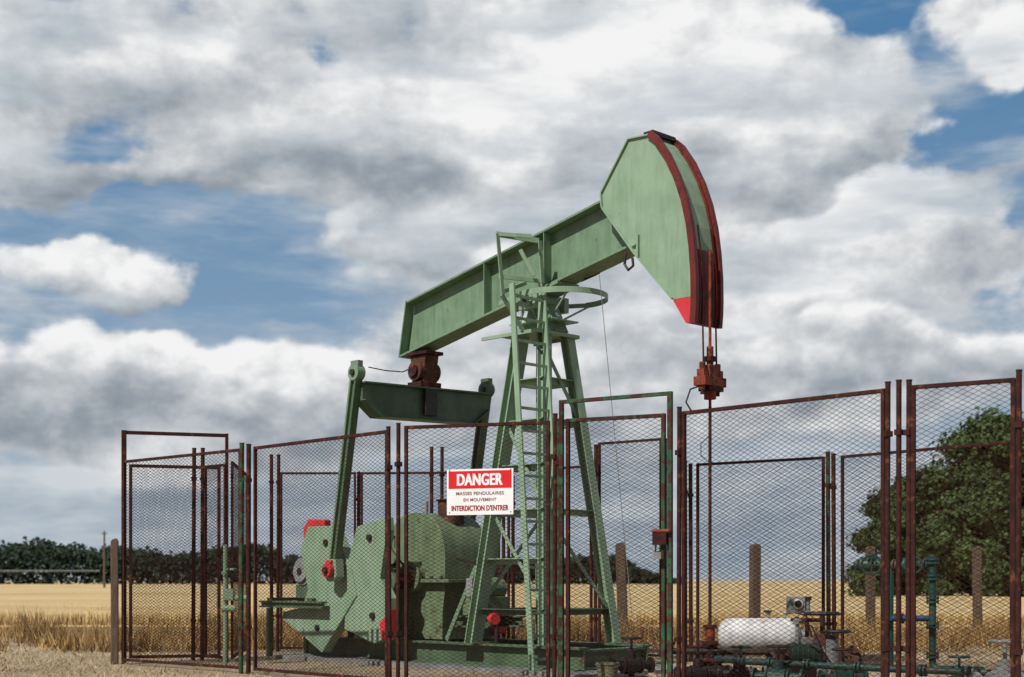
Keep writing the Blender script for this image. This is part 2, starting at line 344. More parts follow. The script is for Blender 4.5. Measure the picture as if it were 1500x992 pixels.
def topz(X):
    t=6.5+.9*np.sin(X*.11)+.4*np.sin(X*.31+1)+.4*np.sin(X*.83+2)+.35*np.sin(X*2.3)
    return np.where(X>-50,t*.72,t*1.06)*np.clip((36-X)/14,.25,1)
Z=topz(X)*rng.random(n)**.7*(1+.14*rng.random(n)); Y=rng.uniform(292,306,n)
o=leafmass('far_wood',np.stack([X,Y,Z+.3],1),np.tile([[0,-.6,.5]],(n,1)),.85,FAR); tag(o,'dark distant line of woodland beyond the wheat field','woodland'); o['kind']='stuff'
m=MB(); m.tube((0,0,0),(0,0,6.4),.13,WOOD,.09); m.bar((-.3,0,6.1),(.3,0,6.1),.08,.08,WOOD)
for a in(-.25,.25): m.tube((a,0,6.14),(a,0,6.26),.03,GREY)
o=m.obj('utility_pole',loc=(-43,150,0)); tag(o,'thin wooden utility pole standing in the wheat field','utility pole')
e=empty('irrigation_boom',(-80,200,0),0,'long low pale irrigation boom standing in the wheat','irrigation boom')
m=MB(); m.tube((-20,0,2.55),(22,0,2.55),.05,GREY); m.tube((-20,0,2.3),(22,0,2.4),.02,GREY)
m.obj('truss',e)
for a in(-12,4):
    m=MB(); m.tube((a-.9,0,.4),(a,0,2.5),.05,GREY); m.tube((a+.9,0,.4),(a,0,2.5),.05,GREY); m.tube((a-.9,0,.4),(a+.9,0,.4),.05,GREY)
    for s in(-.9,.9): m.tube((a+s,-.1,.45),(a+s,.1,.45),.45,DARK,n=16)
    m.obj('wheel_tower',e)
for (px,d,h,ww,lean) in [(168,20.3,1.78,.105,0),(913,29,1.95,.2,-.03),(1105,30,1.95,.19,.01),(1275,30,1.9,.17,0),(1432,30,1.9,.18,-.01)]:
    m=MB(); m.prism([(-ww/2,0),(ww/2,0),(ww/2+lean*h,h-.02),(ww/4+lean*h,h+.02),(-ww/3+lean*h,h),(-ww/2+lean*h,h-.03)],-ww/2,ww/2,WOOD)
    o=m.obj('wooden_post',bevel=.012,loc=((px-750)/F*d,d,0),rotz=random.uniform(-.3,.3))
    tag(o,'weathered wooden post standing in dry grass','post','wooden posts around the yard')

# ---------------------------------------------------------------- pumpjack (local x = beam direction)
PJ=empty('pumpjack',(.43,19.2,0),-math.pi/4,'green oil well pumpjack with rusty rails inside a fenced yard','pumpjack')
m=MB()
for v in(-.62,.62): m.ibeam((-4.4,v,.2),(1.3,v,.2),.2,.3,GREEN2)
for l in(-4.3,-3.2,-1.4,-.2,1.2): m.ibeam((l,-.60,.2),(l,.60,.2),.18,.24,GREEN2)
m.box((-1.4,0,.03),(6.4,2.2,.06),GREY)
m.obj('skid_base',PJ)
tw=bpy.data.objects.new('samson_post',None); COL.objects.link(tw); tw.parent=PJ
TOPZ=4.5
def corner(sx,sy,z):
    t=(z-.3)/(TOPZ-.3); a=.68+(.22-.68)*t; return Vector((sx*a,sy*a,z))
for sx,sy in((1,1),(1,-1),(-1,-1),(-1,1)):
    m=MB(); big=(sx,sy)==(-1,-1)
    m.ibeam(corner(sx,sy,.32),corner(sx,sy,TOPZ),.14 if not big else .20,.14,GREEN,up=(sx,0,0),tf=.014,tw=.012)
    m.box(corner(sx,sy,.345),(.34,.34,.03),GREEN2)
    if big:
        for i in range(11):
            c=corner(sx,sy,.6+i*.12)+Vector((-.07,0,0)); m.bar(c+Vector((0,-.09,0)),c+Vector((0,.09,0)),.02,.03,DARK)
    m.obj('leg',tw)
m=MB()
for z,mt in((.78,GREEN2),(1.45,GREEN),(2.1,GREEN),(2.7,GREEN),(3.3,GREEN),(3.85,GREEN)):
    cs=[(1,1),(1,-1),(-1,-1),(-1,1)]
    for i in range(4):
        if z in(1.45,2.7) and i!=1: continue
        a=corner(*cs[i],z);b=corner(*cs[(i+1)%4],z); m.angle(a,b,.08,mt,t=.012)
for (a,b,z0,z1) in [((1,1),(1,-1),.8,2.1),((1,-1),(-1,-1),2.1,3.3),((1,1),(1,-1),3.3,4.3),((-1,-1),(-1,1),.8,2.1),((1,-1),(-1,-1),.8,2.1)]:
    m.bar(corner(*a,z0),corner(*b,z1),.014,.05,GREEN)
m.obj('cross_bracing',tw)
m=MB(); m.box((-.10,-.08,4.50),(.80,.76,.018),GREEN)
m.bar((-.70,-.49,4.475),(.33,-.49,4.475),.022,.05,GREEN); m.bar((-.50,.32,4.475),(.33,.32,4.475),.022,.05,GREEN); m.bar((.345,-.50,4.475),(.345,.33,4.475),.022,.05,GREEN)
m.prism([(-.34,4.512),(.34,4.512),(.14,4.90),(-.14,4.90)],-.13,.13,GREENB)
m.box((0,0,4.66),(.80,.52,.022),GREEN); m.tube((0,-.34,4.96),(0,.34,4.96),.10,GREEN,n=20)
m.box((0,-.27,4.92),(.34,.09,.20),GREEN);m.box((0,.27,4.92),(.34,.09,.20),GREEN)
m.tube((0,-.37,4.96),(0,-.34,4.96),.055,DARK,n=12)
for s in(-.13,.13):
    m.tube((s,-.27,5.02),(s,-.27,5.07),.025,DARK,n=6); m.bar((s*2.2,-.24,4.52),(s*1.2,-.24,4.82),.015,.05,GREEN)
m.obj('saddle_bearing',tw,bevel=.005)
m=MB(); A=Vector((.32,-.64,5.02));B=Vector((.78,-.74,.05)); hw=.29
for s in(-1,1): m.bar(A+Vector((0,s*hw,0)),B+Vector((0,s*hw,0)),.026,.085,GREEN,up=(1,0,0))
for i in range(17):
    t=(i+.5)/17; c=A.lerp(B,t); m.bar(c+Vector((0,-hw,0)),c+Vector((0,hw,0)),.034,.034,GREEN)
for z in(1.5,3.0,4.3):
    c=A.lerp(B,(5.02-z)/4.97); m.bar(c+Vector((0,hw,0)),corner(1,-1,z),.02,.05,GREEN)
m.obj('ladder',tw)
m=MB(); R=.62; n=40; a0=math.radians(-112);a1=math.radians(100); pts=[]
c0=Vector((.19,.15,5.0))
for i in range(n+1):
    t=a0+(a1-a0)*i/n; pts.append(c0+Vector((math.cos(t)*R,math.sin(t)*R,0)))
for i in range(n): m.bar(pts[i],pts[i+1]+(pts[i+1]-pts[i])*.02,.010,.075,GREEN)
m.bar(pts[0],pts[0]+Vector((-.55,.16,-.02)),.012,.06,GREEN); m.bar(pts[-1],pts[-1]+Vector((-.4,-.35,-.02)),.012,.06,GREEN)
for t in(-100,-40,95):
    t=math.radians(t); p=c0+Vector((math.cos(t)*R,math.sin(t)*R,-.02)); m.bar(p,(p.x*.35,p.y*.35,4.72),.018,.025,GREEN)
m.obj('safety_hoop',tw)
m=MB()
def gp(px,y,d):
    X=(px-750)/F*d-.43; Y=d-19.2; return Vector(((X-Y)*.70711,(X+Y)*.70711,EYE+(HY-y)/F*d))
p1,p2,p3,p4=gp(727,343,18.55),gp(735,432,18.55),gp(789,353,18.75),gp(793,415,18.75)
m.angle(p2,p1,.06,GREEN,up=(1,0,0),t=.012); m.angle(p4,p3,.06,GREEN,up=(1,0,0),t=.012)
m.bar(p1,p3,.03,.065,GREEN); m.bar(gp(731,405,18.55),gp(791,412,18.75),.03,.05,GREEN)
m.bar(gp(762,366,18.65),gp(782,405,18.65),.03,.05,GREEN); m.bar(gp(735,428,18.55),gp(770,415,19.3),.03,.05,GREEN)
m.bar(p2,(.1,-.5,4.5),.03,.05,GREEN); m.bar(p4,(.3,-.4,4.5),.03,.05,GREEN)
m.bar(p1,p1+Vector((.3,.35,-.02)),.03,.05,GREEN)
m.obj('guard_rail',tw)
# beam: flanges, web, slanted end plate
m=MB(); sl_b=.2027
def tz(l): return 5.27+sl_b*(l+2.84)
def bz(l): return 4.49+sl_b*(l+2.84)
E=.13
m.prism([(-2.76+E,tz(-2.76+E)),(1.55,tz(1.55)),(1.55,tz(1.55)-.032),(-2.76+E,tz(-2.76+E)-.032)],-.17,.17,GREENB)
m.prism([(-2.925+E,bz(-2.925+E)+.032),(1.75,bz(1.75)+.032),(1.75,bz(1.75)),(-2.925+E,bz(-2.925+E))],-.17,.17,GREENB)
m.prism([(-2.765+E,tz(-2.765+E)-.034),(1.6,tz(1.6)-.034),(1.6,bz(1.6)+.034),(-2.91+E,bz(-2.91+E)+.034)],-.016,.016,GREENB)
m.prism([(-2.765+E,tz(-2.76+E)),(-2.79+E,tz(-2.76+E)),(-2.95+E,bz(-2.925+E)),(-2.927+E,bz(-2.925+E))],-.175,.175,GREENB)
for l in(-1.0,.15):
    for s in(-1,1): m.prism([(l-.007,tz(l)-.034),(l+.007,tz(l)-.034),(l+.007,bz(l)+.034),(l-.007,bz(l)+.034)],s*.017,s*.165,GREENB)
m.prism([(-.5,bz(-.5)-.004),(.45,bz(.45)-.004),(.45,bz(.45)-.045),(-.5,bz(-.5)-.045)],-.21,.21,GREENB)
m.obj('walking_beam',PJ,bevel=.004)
hh=MB()
arc=[(2.72,4.62),(2.715,4.9),(2.69,5.2),(2.646,5.5),(2.57,5.8),(2.458,6.09),(2.31,6.37),(2.138,6.61),(2.03,6.70)]
body=[(1.70,6.73),(1.243,6.14),(1.26,5.95),(1.79,5.29),(2.405,4.62)]+arc
hh.prism(body,-.235,.235,GREEN)
for a,b in zip([(2.03,6.71)]+body[:4],body[:4]+[(2.40,4.63)]):
    hh.bar((a[0],0,a[1]),(b[0],0,b[1]),.53,.022,GREEN)
head=hh.obj('horse_head',PJ,bevel=.004)
m=MB(); m.prism([(2.40,4.618),(2.705,4.618),(2.69,4.31),(2.60,4.31)],-.238,.238,RED); m.obj('tip',head)
full=[(2.70,4.29),(2.715,4.45)]+arc
for s in(-1,1):
    m=MB()
    for k,(v0,v1,oo) in enumerate([(.185,.262,.03),(.215,.275,.065)]):
        P=[]
        for i,(a,b) in enumerate(full):
            j0=full[max(i-1,0)];j1=full[min(i+1,len(full)-1)];t=Vector((j1[0]-j0[0],j1[1]-j0[1])).normalized();nn=Vector((t.y,-t.x))
            P.append(((a-nn.x*.02,b-nn.y*.02),(a+nn.x*oo,b+nn.y*oo)))
        for i in range(len(P)-1):
            m.prism([P[i][0],P[i+1][0],P[i+1][1],P[i][1]],s*v0,s*v1,BROWN)
    m.obj('rope_rail',head)
m=MB()
for i in range(4):
    a,b=full[i],full[i+1]; m.bar((a[0]+.012,0,a[1]),(b[0]+.012,0,b[1]),.366,.03,BROWN,up=(1,0,0))
m.obj('lower_face_plate',head)
m=MB(); m.box((1.98,0,6.725),(.22,.40,.03),DARK); m.tube((2.06,-.22,6.745),(2.06,.22,6.745),.03,DARK)
for s in(-.18,0,.18): m.box((1.98,s,6.75),(.14,.05,.05),DARK)
m.obj('rope_anchor',head,bevel=.004)
m=MB(); m.sweep([(1.62,-.2,5.33),(1.60,-.2,5.18),(1.66,-.2,5.10),(1.74,-.2,5.14),(1.73,-.2,5.24)],.018,DARK); m.tube((1.8,-.27,5.42),(1.8,-.24,5.42),.05,GREEN); m.bar((1.86,-.25,5.5),(1.86,-.25,5.22),.04,.03,GREEN); m.obj('lifting_hook',head)
def rail_pts(s): return [(a+.05,s*.13,b) for a,b in full[:6]][::-1]
m=MB()
for s in(-1,1): m.sweep(rail_pts(s)+[(2.775,s*.13,4.28),(2.785,s*.13,3.80)],.011,RUST)
m.obj('bridle_cable',PJ,smooth=True)
m=MB(); zo=.05; m.box((2.785,0,3.55+zo),(.18,.42,.11),ORANGE); m.box((2.785,0,3.67+zo),(.13,.18,.16),ORANGE); m.tube((2.785,0,3.74+zo),(2.785,0,3.98+zo),.042,ORANGE); m.tube((2.785,0,3.34+zo),(2.785,0,3.50+zo),.075,ORANGE)
m.box((2.785,0,3.83+zo),(.12,.13,.06),RUST)
for s in(-1,1):
    m.tube((2.785,s*.15,3.44+zo),(2.785,s*.15,3.78+zo),.038,ORANGE); m.box((2.785,s*.15,3.65+zo),(.11,.085,.09),ORANGE); m.tube((2.785,s*.15,3.39+zo),(2.785,s*.15,3.45+zo),.028,DARK)
m.box((2.785,.02,3.46+zo),(.19,.26,.05),RUST)
m.sweep([(2.78,-.15,3.55),(2.68,-.25,3.50),(2.66,-.31,3.34),(2.72,-.27,3.22)],.012,DARK)
m.obj('carrier_bar',PJ,bevel=.008)
m=MB(); m.sweep([(2.785,-.01,2.95),(2.74,-.12,2.85),(2.74,-.12,2.7),(2.785,-.01,2.62)],.006,DARK,6); m.obj('tag_wire',PJ)
m=MB(); m.tube((2.785,0,3.3),(2.785,0,5.2),.018,ORANGE); m.tube((2.785,0,.55),(2.785,0,3.3),.02,RUST); m.obj('polished_rod',PJ,smooth=True)
m=MB(); m.box((-2.43,0,4.52),(.46,.34,.05),RUST); m.prism([(-2.60,4.49),(-2.26,4.49),(-2.30,4.25),(-2.30,4.05),(-2.56,4.05),(-2.56,4.25)],-.13,.13,RUSTB); m.tube((-2.43,-.24,4.26),(-2.43,.24,4.26),.09,RUST,n=18); m.tube((-2.43,-.2,4.26),(-2.43,.2,4.26),.145,RUSTB,n=20); m.box((-2.43,0,4.06),(.30,.4,.08),RUST); m.box((-2.315,.02,3.82),(.05,.24,.42),DARK)
m.obj('tail_bearing',PJ,bevel=.006)
m=MB(); fn=lambda a,b,t:(t,a,b+.024*a)
low=[(1.22,3.78),(.92,3.555),(-.92,3.555),(-1.22,3.78)]
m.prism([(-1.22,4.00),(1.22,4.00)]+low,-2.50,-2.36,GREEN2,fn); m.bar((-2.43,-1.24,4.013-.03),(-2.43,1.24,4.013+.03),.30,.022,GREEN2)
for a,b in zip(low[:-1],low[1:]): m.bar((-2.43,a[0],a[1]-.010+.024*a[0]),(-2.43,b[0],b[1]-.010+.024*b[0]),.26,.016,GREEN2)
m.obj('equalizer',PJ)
f_=lambda s:(lambda a,b,t:(a,s*t,b))
for s in(-1,1):
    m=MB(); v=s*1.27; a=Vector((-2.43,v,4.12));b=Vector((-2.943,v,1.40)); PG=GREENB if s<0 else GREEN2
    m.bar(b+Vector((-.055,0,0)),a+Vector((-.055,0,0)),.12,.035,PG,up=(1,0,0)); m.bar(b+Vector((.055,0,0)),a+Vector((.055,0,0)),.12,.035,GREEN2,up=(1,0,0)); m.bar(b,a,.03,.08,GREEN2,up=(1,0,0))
    m.tube((-2.43,v-.07,4.12),(-2.43,v+.07,4.12),.115,PG,n=20); m.box((-2.43,v,4.24),(.17,.09,.10),PG)
    m.prism([(-3.07,1.5),(-2.82,1.5),(-2.80,1.25),(-2.9,1.18),(-3.0,1.18),(-3.1,1.25)],v-.07,v+.07,GREEN)
    m.tube((-2.43,s*1.18,4.12),(-2.43,s*1.37,4.12),.045,DARK)
    po=m.obj('pitman_arm',PJ,bevel=.004)
    m=MB(); m.tube((-2.943,v,1.34),(-2.943,v+s*.15,1.34),.10,RED,n=18); m.tube((-2.943,v+s*.15,1.34),(-2.943,v+s*.19,1.34),.05,DARK,n=8); m.tube((-2.943,v-s*.3,1.34),(-2.943,v,1.34),.07,DARK); m.box((-2.943,v+s*.08,1.46),(.12,.06,.05),RED); m.obj('crank_pin_cap',po,bevel=.008)
    m=MB(); f2=f_(s)
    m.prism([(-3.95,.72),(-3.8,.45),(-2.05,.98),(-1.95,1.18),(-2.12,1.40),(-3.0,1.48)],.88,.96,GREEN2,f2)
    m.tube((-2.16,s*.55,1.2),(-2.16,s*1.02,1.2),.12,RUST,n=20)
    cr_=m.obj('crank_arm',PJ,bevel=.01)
    m=MB(); m.prism([(-3.74,1.99),(-3.16,1.99),(-2.72,1.36),(-2.60,.98),(-3.40,.14),(-4.38,.62),(-4.36,.72),(-3.88,.80),(-3.74,1.06),(-3.92,1.66)],.97,1.14,GREEN,f2)
    m.tube((-3.3,s*1.13,1.75),(-3.3,s*1.17,1.75),.05,DARK,n=8); m.tube((-3.5,s*1.13,.5),(-3.5,s*1.17,.5),.05,DARK,n=8)
    m.obj('counterweight',cr_,bevel=.008)
    m=MB(); m.prism([(-2.62,1.96),(-1.97,2.08),(-1.95,1.90),(-2.10,1.22),(-1.89,.95),(-1.87,.42),(-2.24,.31),(-2.90,.50),(-2.84,1.42)],.98,1.12,GREEN,f2)
    m.tube((-2.25,s*1.11,.7),(-2.25,s*1.16,.7),.05,DARK,n=8); m.tube((-2.32,s*1.11,1.8),(-2.32,s*1.16,1.8),.05,DARK,n=8)
    m.obj('counterweight',cr_,bevel=.008)
    m=MB(); m.prism([(-2.10,.60),(-1.84,.80),(-1.85,.42),(-2.06,.36)],.965,1.135,RED,f2); m.obj('weight_tip',cr_,bevel=.01)
m=MB(); m.prism([(-4.12,1.62),(-4.14,1.98),(-4.02,2.12),(-3.62,2.10),(-3.62,1.62)],-.93,-.80,RED); m.obj('far_weight_end',PJ,bevel=.02)
m=MB()
prof=[(-2.80,1.22)]
for i in range(25):
    t=math.pi*(1-i/24); prof.append((-2.16+.64*math.copysign(abs(math.cos(t))**.85,math.cos(t)),1.45+.72*math.sin(t)**.85))
prof.append((-1.52,1.22))
m.prism(prof,-.42,.42,GREENR)
m.box((-2.14,0,1.19),(1.55,1.0,.05),GREENR); m.prism([(-2.75,1.165),(-1.55,1.165),(-1.62,.75),(-1.62,.36),(-2.68,.36),(-2.68,.75)],-.38,.38,GREENR)
m.tube((-2.16,-.54,1.25),(-2.16,.54,1.25),.22,GREENR,n=24); m.tube((-2.62,-.48,1.55),(-2.62,.48,1.55),.12,GREENR,n=20)
m.tube((-1.85,0,2.0),(-1.85,0,2.34),.19,RUSTB,n=28); m.tube((-1.85,0,2.34),(-1.85,0,2.36),.22,RUST,n=28); m.tube((-2.4,0,2.0),(-2.4,0,2.36),.04,GREY); m.tube((-1.75,.1,2.36),(-1.75,.1,2.50),.03,DARK)
for i in range(7): m.tube((-2.8+i*.21,-.47,1.2),(-2.8+i*.21,-.47,1.26),.025,DARK,n=6)
m.sweep([(-2.6,-.43,1.85),(-2.6,-.52,1.7),(-2.3,-.55,1.45),(-1.9,-.52,1.3)],.014,DARK,6)
m.obj('gearbox',PJ,bevel=.012,smooth=True)
m=MB()
for v in(-.3,.3): m.ibeam((-1.4,v,.62),(-.7,v,.62),.12,.16,GREEN2)
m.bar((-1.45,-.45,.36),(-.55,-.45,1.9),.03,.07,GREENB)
m.box((-1.12,0,.84),(.44,.5,.26),GREENR); m.tube((-1.12,-.26,1.08),(-1.12,.26,1.08),.16,GREENR,n=26); m.tube((-1.12,-.30,1.08),(-1.12,-.26,1.08),.06,GREY,n=14)
m.box((-.9,-.5,1.1),(.12,.08,.25),GREY); m.sweep([(-.9,-.5,1.0),(-.88,-.52,.7),(-.95,-.5,.4)],.014,DARK,6); m.bar((-1.3,-.4,1.5),(-.7,-.5,1.42),.02,.04,DARK)
m.obj('brake_housing',PJ,bevel=.008)
m=MB()
for v in(-1.25,-.55): m.ibeam((-4.75,v,.84),(-3.2,v,.84),.10,.10,GREEN2)
for l in(-4.6,-3.6): m.bar((l,-1.22,.91),(l,-.55,.91),.12,.05,GREEN2)
for l,v in((-4.55,-1.25),(-4.55,-.55),(-3.4,-.6)): m.bar((l,v,.05),(l,v,.78),.07,.07,GREEN2)
m.obj('motor_platform',PJ)
m=MB(); m.tube((-4.15,-.95,1.33),(-4.15,-.55,1.33),.21,GREY,n=28); m.tube((-4.15,-.99,1.33),(-4.15,-.95,1.33),.16,GREY,n=24); m.tube((-4.15,-1.0,1.33),(-4.15,-.99,1.33),.06,DARK,n=12); m.box((-4.15,-.75,1.03),(.34,.36,.2),GREEN2); m.box((-4.15,-.75,1.56),(.18,.2,.10),GREY)
for i in range(10):
    t=math.radians(i*36); m.bar((-4.15+math.cos(t)*.21,-.92,1.33+math.sin(t)*.21),(-4.15+math.cos(t)*.21,-.58,1.33+math.sin(t)*.21),.02,.02,GREY)
m.obj('electric_motor',PJ,bevel=.008)
m=MB(); m.tube((-.30,-.60,.32),(-.30,-.60,.64),.025,DARK); m.tube((-.36,-.62,.68),(-.28,-.64,.68),.08,RED,n=16); m.obj('brake_handle',PJ,bevel=.01)
m=MB(); a=gp(878,403,18.4);b=gp(926,905,18.0); m.sweep([a,a.lerp(b,.5),b],.005,STEEL,5); m.sweep([gp(878,400,18.4),gp(870,404,18.5),gp(852,412,19)],.012,DARK,6); m.obj('safety_cable',PJ)
m=MB(); m.sweep([gp(540,538,20.2),gp(565,543,20.4),gp(590,545,20.8),gp(612,535,20.9)],.009,DARK,6); m.obj('grease_hose',PJ)

# ---------------------------------------------------------------- fence
SX,SZ=.088,.045
def wires(w,z0,z1,t=.0034):
    m=MB(); sl_=SZ/SX
    for sgn in(1,-1):
        c=z0-w*sl_ if sgn>0 else z0
        c_end=z1 if sgn>0 else z1+w*sl_
        while c<c_end:
            if sgn>0: xa=max(0,(z0-c)/sl_); xb=min(w,(z1-c)/sl_)
            else: xa=max(0,(c-z1)/sl_); xb=min(w,(c-z0)/sl_)
            if xb-xa>.01:
                k=max(1,int((xb-xa)/.4))
                for i in range(k):
                    x0=xa+(xb-xa)*i/k; x1=xa+(xb-xa)*(i+1)/k; m.bar((x0,sgn*.003,c+sgn*sl_*x0),(x1,sgn*.003,c+sgn*sl_*x1),.003,t,WIRE)
            c+=SZ
    return m
def panel(p0,p1,h,label,name='mesh_fence',mat=RUST,z0=.07,cat='fence',group='rusty mesh panels around the pumpjack',tw_=.038):
    dx,dy=p1[0]-p0[0],p1[1]-p0[1]; w=math.hypot(dx,dy)
    e=empty(name,(p0[0],p0[1],0),math.atan2(dy,dx),label,cat,group)
    m=MB()
    m.bar((0,0,z0-.02),(0,0,h),tw_,tw_,mat); m.bar((w,0,z0-.02),(w,0,h),tw_,tw_,mat)
    m.bar((tw_/2,0,h-tw_/2),(w-tw_/2,0,h-tw_/2),tw_*.95,tw_,mat); m.bar((tw_/2,0,z0),(w-tw_/2,0,z0),tw_*.95,tw_,mat)
    m.obj('frame',e,bevel=.004)
    wires(w-.04,z0,h-.03).obj('wire_mesh',e,loc=(.02,0,0))
    return e
PL='rust-brown steel framed fence panel with diamond mesh'
def P(px,d): return ((px-750)/F*d,d)
H=2.9
panel(P(182,20.2),P(352,18.35),H,PL)
panel(P(374,18.1),P(567,16.1),H,PL)
panel(P(595,15.85),P(803,15.35),2.92,'rust-brown mesh fence panel carrying the danger sign')
panel(P(1002,14.32),P(1294,12.62),H,PL)
panel(P(1338,12.4),P(1484,11.95),H,PL)
panel(P(1022,20.7),P(1206,19.55),H,PL)
panel(P(1234,19.4),P(1482,17.3),H,PL)
panel(P(878,22.0),P(968,21.3),3.33,'taller rusty mesh panel behind the pumpjack')
panel(P(745,23.3),P(866,22.2),3.0,PL)
panel(P(530,23.7),P(731,23.5),3.0,PL)
panel(P(412,23.7),P(520,23.7),3.0,PL)
panel(P(340,20.9),P(362,23.5),2.95,PL)
panel(P(301,21.1),P(330,20.75),2.9,PL)
e=empty('yard_gate',(*P(182,20.35),0),0,'rusty mesh gate under a taller square steel portal','gate')
a=P(182,20.35);b=P(333,20.8);w_=math.hypot(b[0]-a[0],b[1]-a[1]); e.rotation_euler[2]=math.atan2(b[1]-a[1],b[0]-a[0])
m=MB(); m.bar((0,.06,0),(0,.06,3.35),.07,.07,RUST); m.bar((w_,.06,0),(w_,.06,3.35),.045,.045,RUST); m.bar((.035,.06,3.32),(w_-.025,.06,3.32),.05,.05,RUST); m.obj('portal',e,bevel=.004)
m=MB(); m.bar((.09,0,.08),(.09,0,2.86),.045,.045,RUST); m.bar((w_-.12,0,.08),(w_-.12,0,2.86),.045,.045,RUST); m.bar((.113,0,2.84),(w_-.143,0,2.84),.043,.045,RUST); m.bar((.113,0,.10),(w_-.143,0,.10),.043,.045,RUST); dd=m.obj('gate_leaf',e,bevel=.004)
wires(w_-.24,.1,2.82).obj('wire_mesh',dd,loc=(.11,0,0))
a=P(832,14.98);b=P(972,14.5);w_=math.hypot(b[0]-a[0],b[1]-a[1])
e=empty('yard_gate',(a[0],a[1],0),math.atan2(b[1]-a[1],b[0]-a[0]),'green and rust mesh gate under a raised portal, padlocked','gate')
m=MB(); m.bar((-.075,.0,0),(-.075,.0,3.10),.045,.045,RUSTG); m.bar((w_+.07,0,0),(w_+.07,0,3.12),.05,.05,GATEG); m.bar((-.05,0,3.08),(w_+.045,0,3.10),.04,.04,GATEG); m.obj('portal',e,bevel=.004)
m=MB(); m.bar((0,0,.08),(0,0,2.9),.04,.04,RUST); m.bar((w_-.0,0,.08),(w_-.0,0,2.9),.05,.04,GATEG); m.bar((.023,0,2.88),(w_-.026,0,2.88),.038,.04,RUSTG); m.bar((.023,0,.1),(w_-.026,0,.1),.038,.04,GATEG); dd=m.obj('gate_leaf',e,bevel=.004)
wires(w_-.04,.1,2.86).obj('wire_mesh',dd,loc=(.02,0,0))
m=MB(); m.box((w_-.02,-.05,1.62),(.15,.05,.12),RUST); m.tube((w_-.1,-.06,1.70),(w_+.1,-.06,1.70),.02,ORANGE); m.sweep([(w_-.05,-.09,1.56),(w_-.05,-.1,1.49),(w_+.0,-.1,1.49),(w_,-.09,1.56)],.01,DARK); m.box((w_-.025,-.1,1.45),(.08,.03,.07),GREY); m.obj('padlock_hasp',e,bevel=.005)
for (px,d,h,mt) in [(353,18.25,2.95,GATEG),(364,18.2,2.93,RUST),(571,16.02,2.92,RUST),(583,15.95,2.95,RUST),(812,15.2,2.97,RUST),(820,15.08,2.9,RUSTG),
  (994,14.38,2.94,RUST),(1299,12.55,2.94,RUST),(1316,12.5,2.95,RUST),(1330,12.42,2.94,RUST),(1491,11.9,2.95,RUST),(283,21.2,3.16,RUST),(296,21.2,3.16,RUST),
  (1004,20.95,2.95,RUSTG),(1012,20.9,2.9,RUST),(1214,19.5,2.95,RUSTG),(1222,19.45,2.92,RUST),(872,22.15,3.3,RUST),(974,21.2,3.3,RUST),(738,23.4,3.0,RUST),(752,23.3,2.9,RUST),(525,23.75,3.0,RUST),(398,23.9,3.3,RUST),(407,23.9,3.3,RUST),(632,23.6,3.4,RUST),(646,23.6,3.4,RUST)]:
    X,Y=P(px,d); m=MB(); r=.024 if d<17 else .030; m.tube((0,0,0),(0,0,h),r,mt,n=12); m.tube((0,0,h),(0,0,h+.012),r*1.15,mt,n=12)
    for z in(.6,h-.45): m.box((0,-.0,z),(.07,.06,.05),mt)
    o=m.obj('fence_post',smooth=True,loc=(X,Y,0)); tag(o,'round rust-brown steel fence post' if mt is RUST else 'steel fence post with flaking green paint','fence post','fence posts around the yard')
    o.rotation_euler=(random.uniform(-.004,.004),random.uniform(-.006,.006),random.uniform(0,1))

# ---------------------------------------------------------------- sign
a=P(655,15.66);b=P(752,15.42); wS=math.hypot(b[0]-a[0],b[1]-a[1]); hS=.50; zt=EYE+(HY-688)/F*15.6
sg=empty('danger_sign',(a[0],a[1]-.035,zt-hS),math.atan2(b[1]-a[1],b[0]-a[0]),'white and red danger sign fixed to the mesh fence','sign')
m=MB(); m.box((wS/2,0,hS/2),(wS,.004,hS),SIGNW); m.obj('board',sg)
m=MB(); m.box((wS/2,-.004,hS-.115),(wS-.04,.003,.19),SIGNR); m.obj('red_band',sg)
for cx,cz in((.03,.03),(wS-.03,.03),(.03,hS-.012),(wS-.03,hS-.012)):
    m=MB(); m.tube((cx,-.008,cz),(cx,-.001,cz),.007,GREY,n=8); m.obj('screw',sg)
def text(s,name,cx,cz,width,height,mat,y,off,bold=0):
    cu=bpy.data.curves.new(name,'FONT'); cu.body=s; cu.align_x='LEFT'; cu.extrude=.004; cu.offset=off; cu.size=1; cu.space_character=1.06
    t=bpy.data.objects.new('tmp',cu); COL.objects.link(t); bpy.context.view_layer.update()
    dg=bpy.context.evaluated_depsgraph_get(); me=bpy.data.meshes.new_from_object(t.evaluated_get(dg)); bpy.data.objects.remove(t)
    co_=np.array([v.co[:] for v in me.vertices]); mn=co_.min(0);mx=co_.max(0)
    C=(co_-mn)/(mx-mn); base=np.stack([cx+(C[:,0]-.5)*(width-bold),y-C[:,2]*.0015,cz+(C[:,1]-.5)*height],1)
    polys=[list(p.vertices) for p in me.polygons]; V_=[];F_=[]
    for k,dx in enumerate([0] if not bold else [-bold/2,0,bold/2]):
        V_+= (base+np.array([dx,-.0003*k,0])).tolist(); F_+=[[i+k*len(base) for i in p] for p in polys]
    me2=bpy.data.meshes.new(name); me2.from_pydata(V_,[],F_); me2.materials.append(mat); o=bpy.data.objects.new(name,me2); COL.objects.link(o); o.parent=sg
text('DANGER','lettering',wS/2,hS-.115,.53,.13,SIGNW,-.0062,.018,.010)
text('MASSES PENDULAIRES','lettering',wS/2,.235,.55,.036,INKG,-.0035,.014)
text('EN MOUVEMENT','lettering',wS/2,.165,.38,.034,INKG,-.0035,.014)
text("INTERDICTION D'ENTRER",'lettering',wS/2,.075,.66,.060,INKR,-.0035,.010,.004)

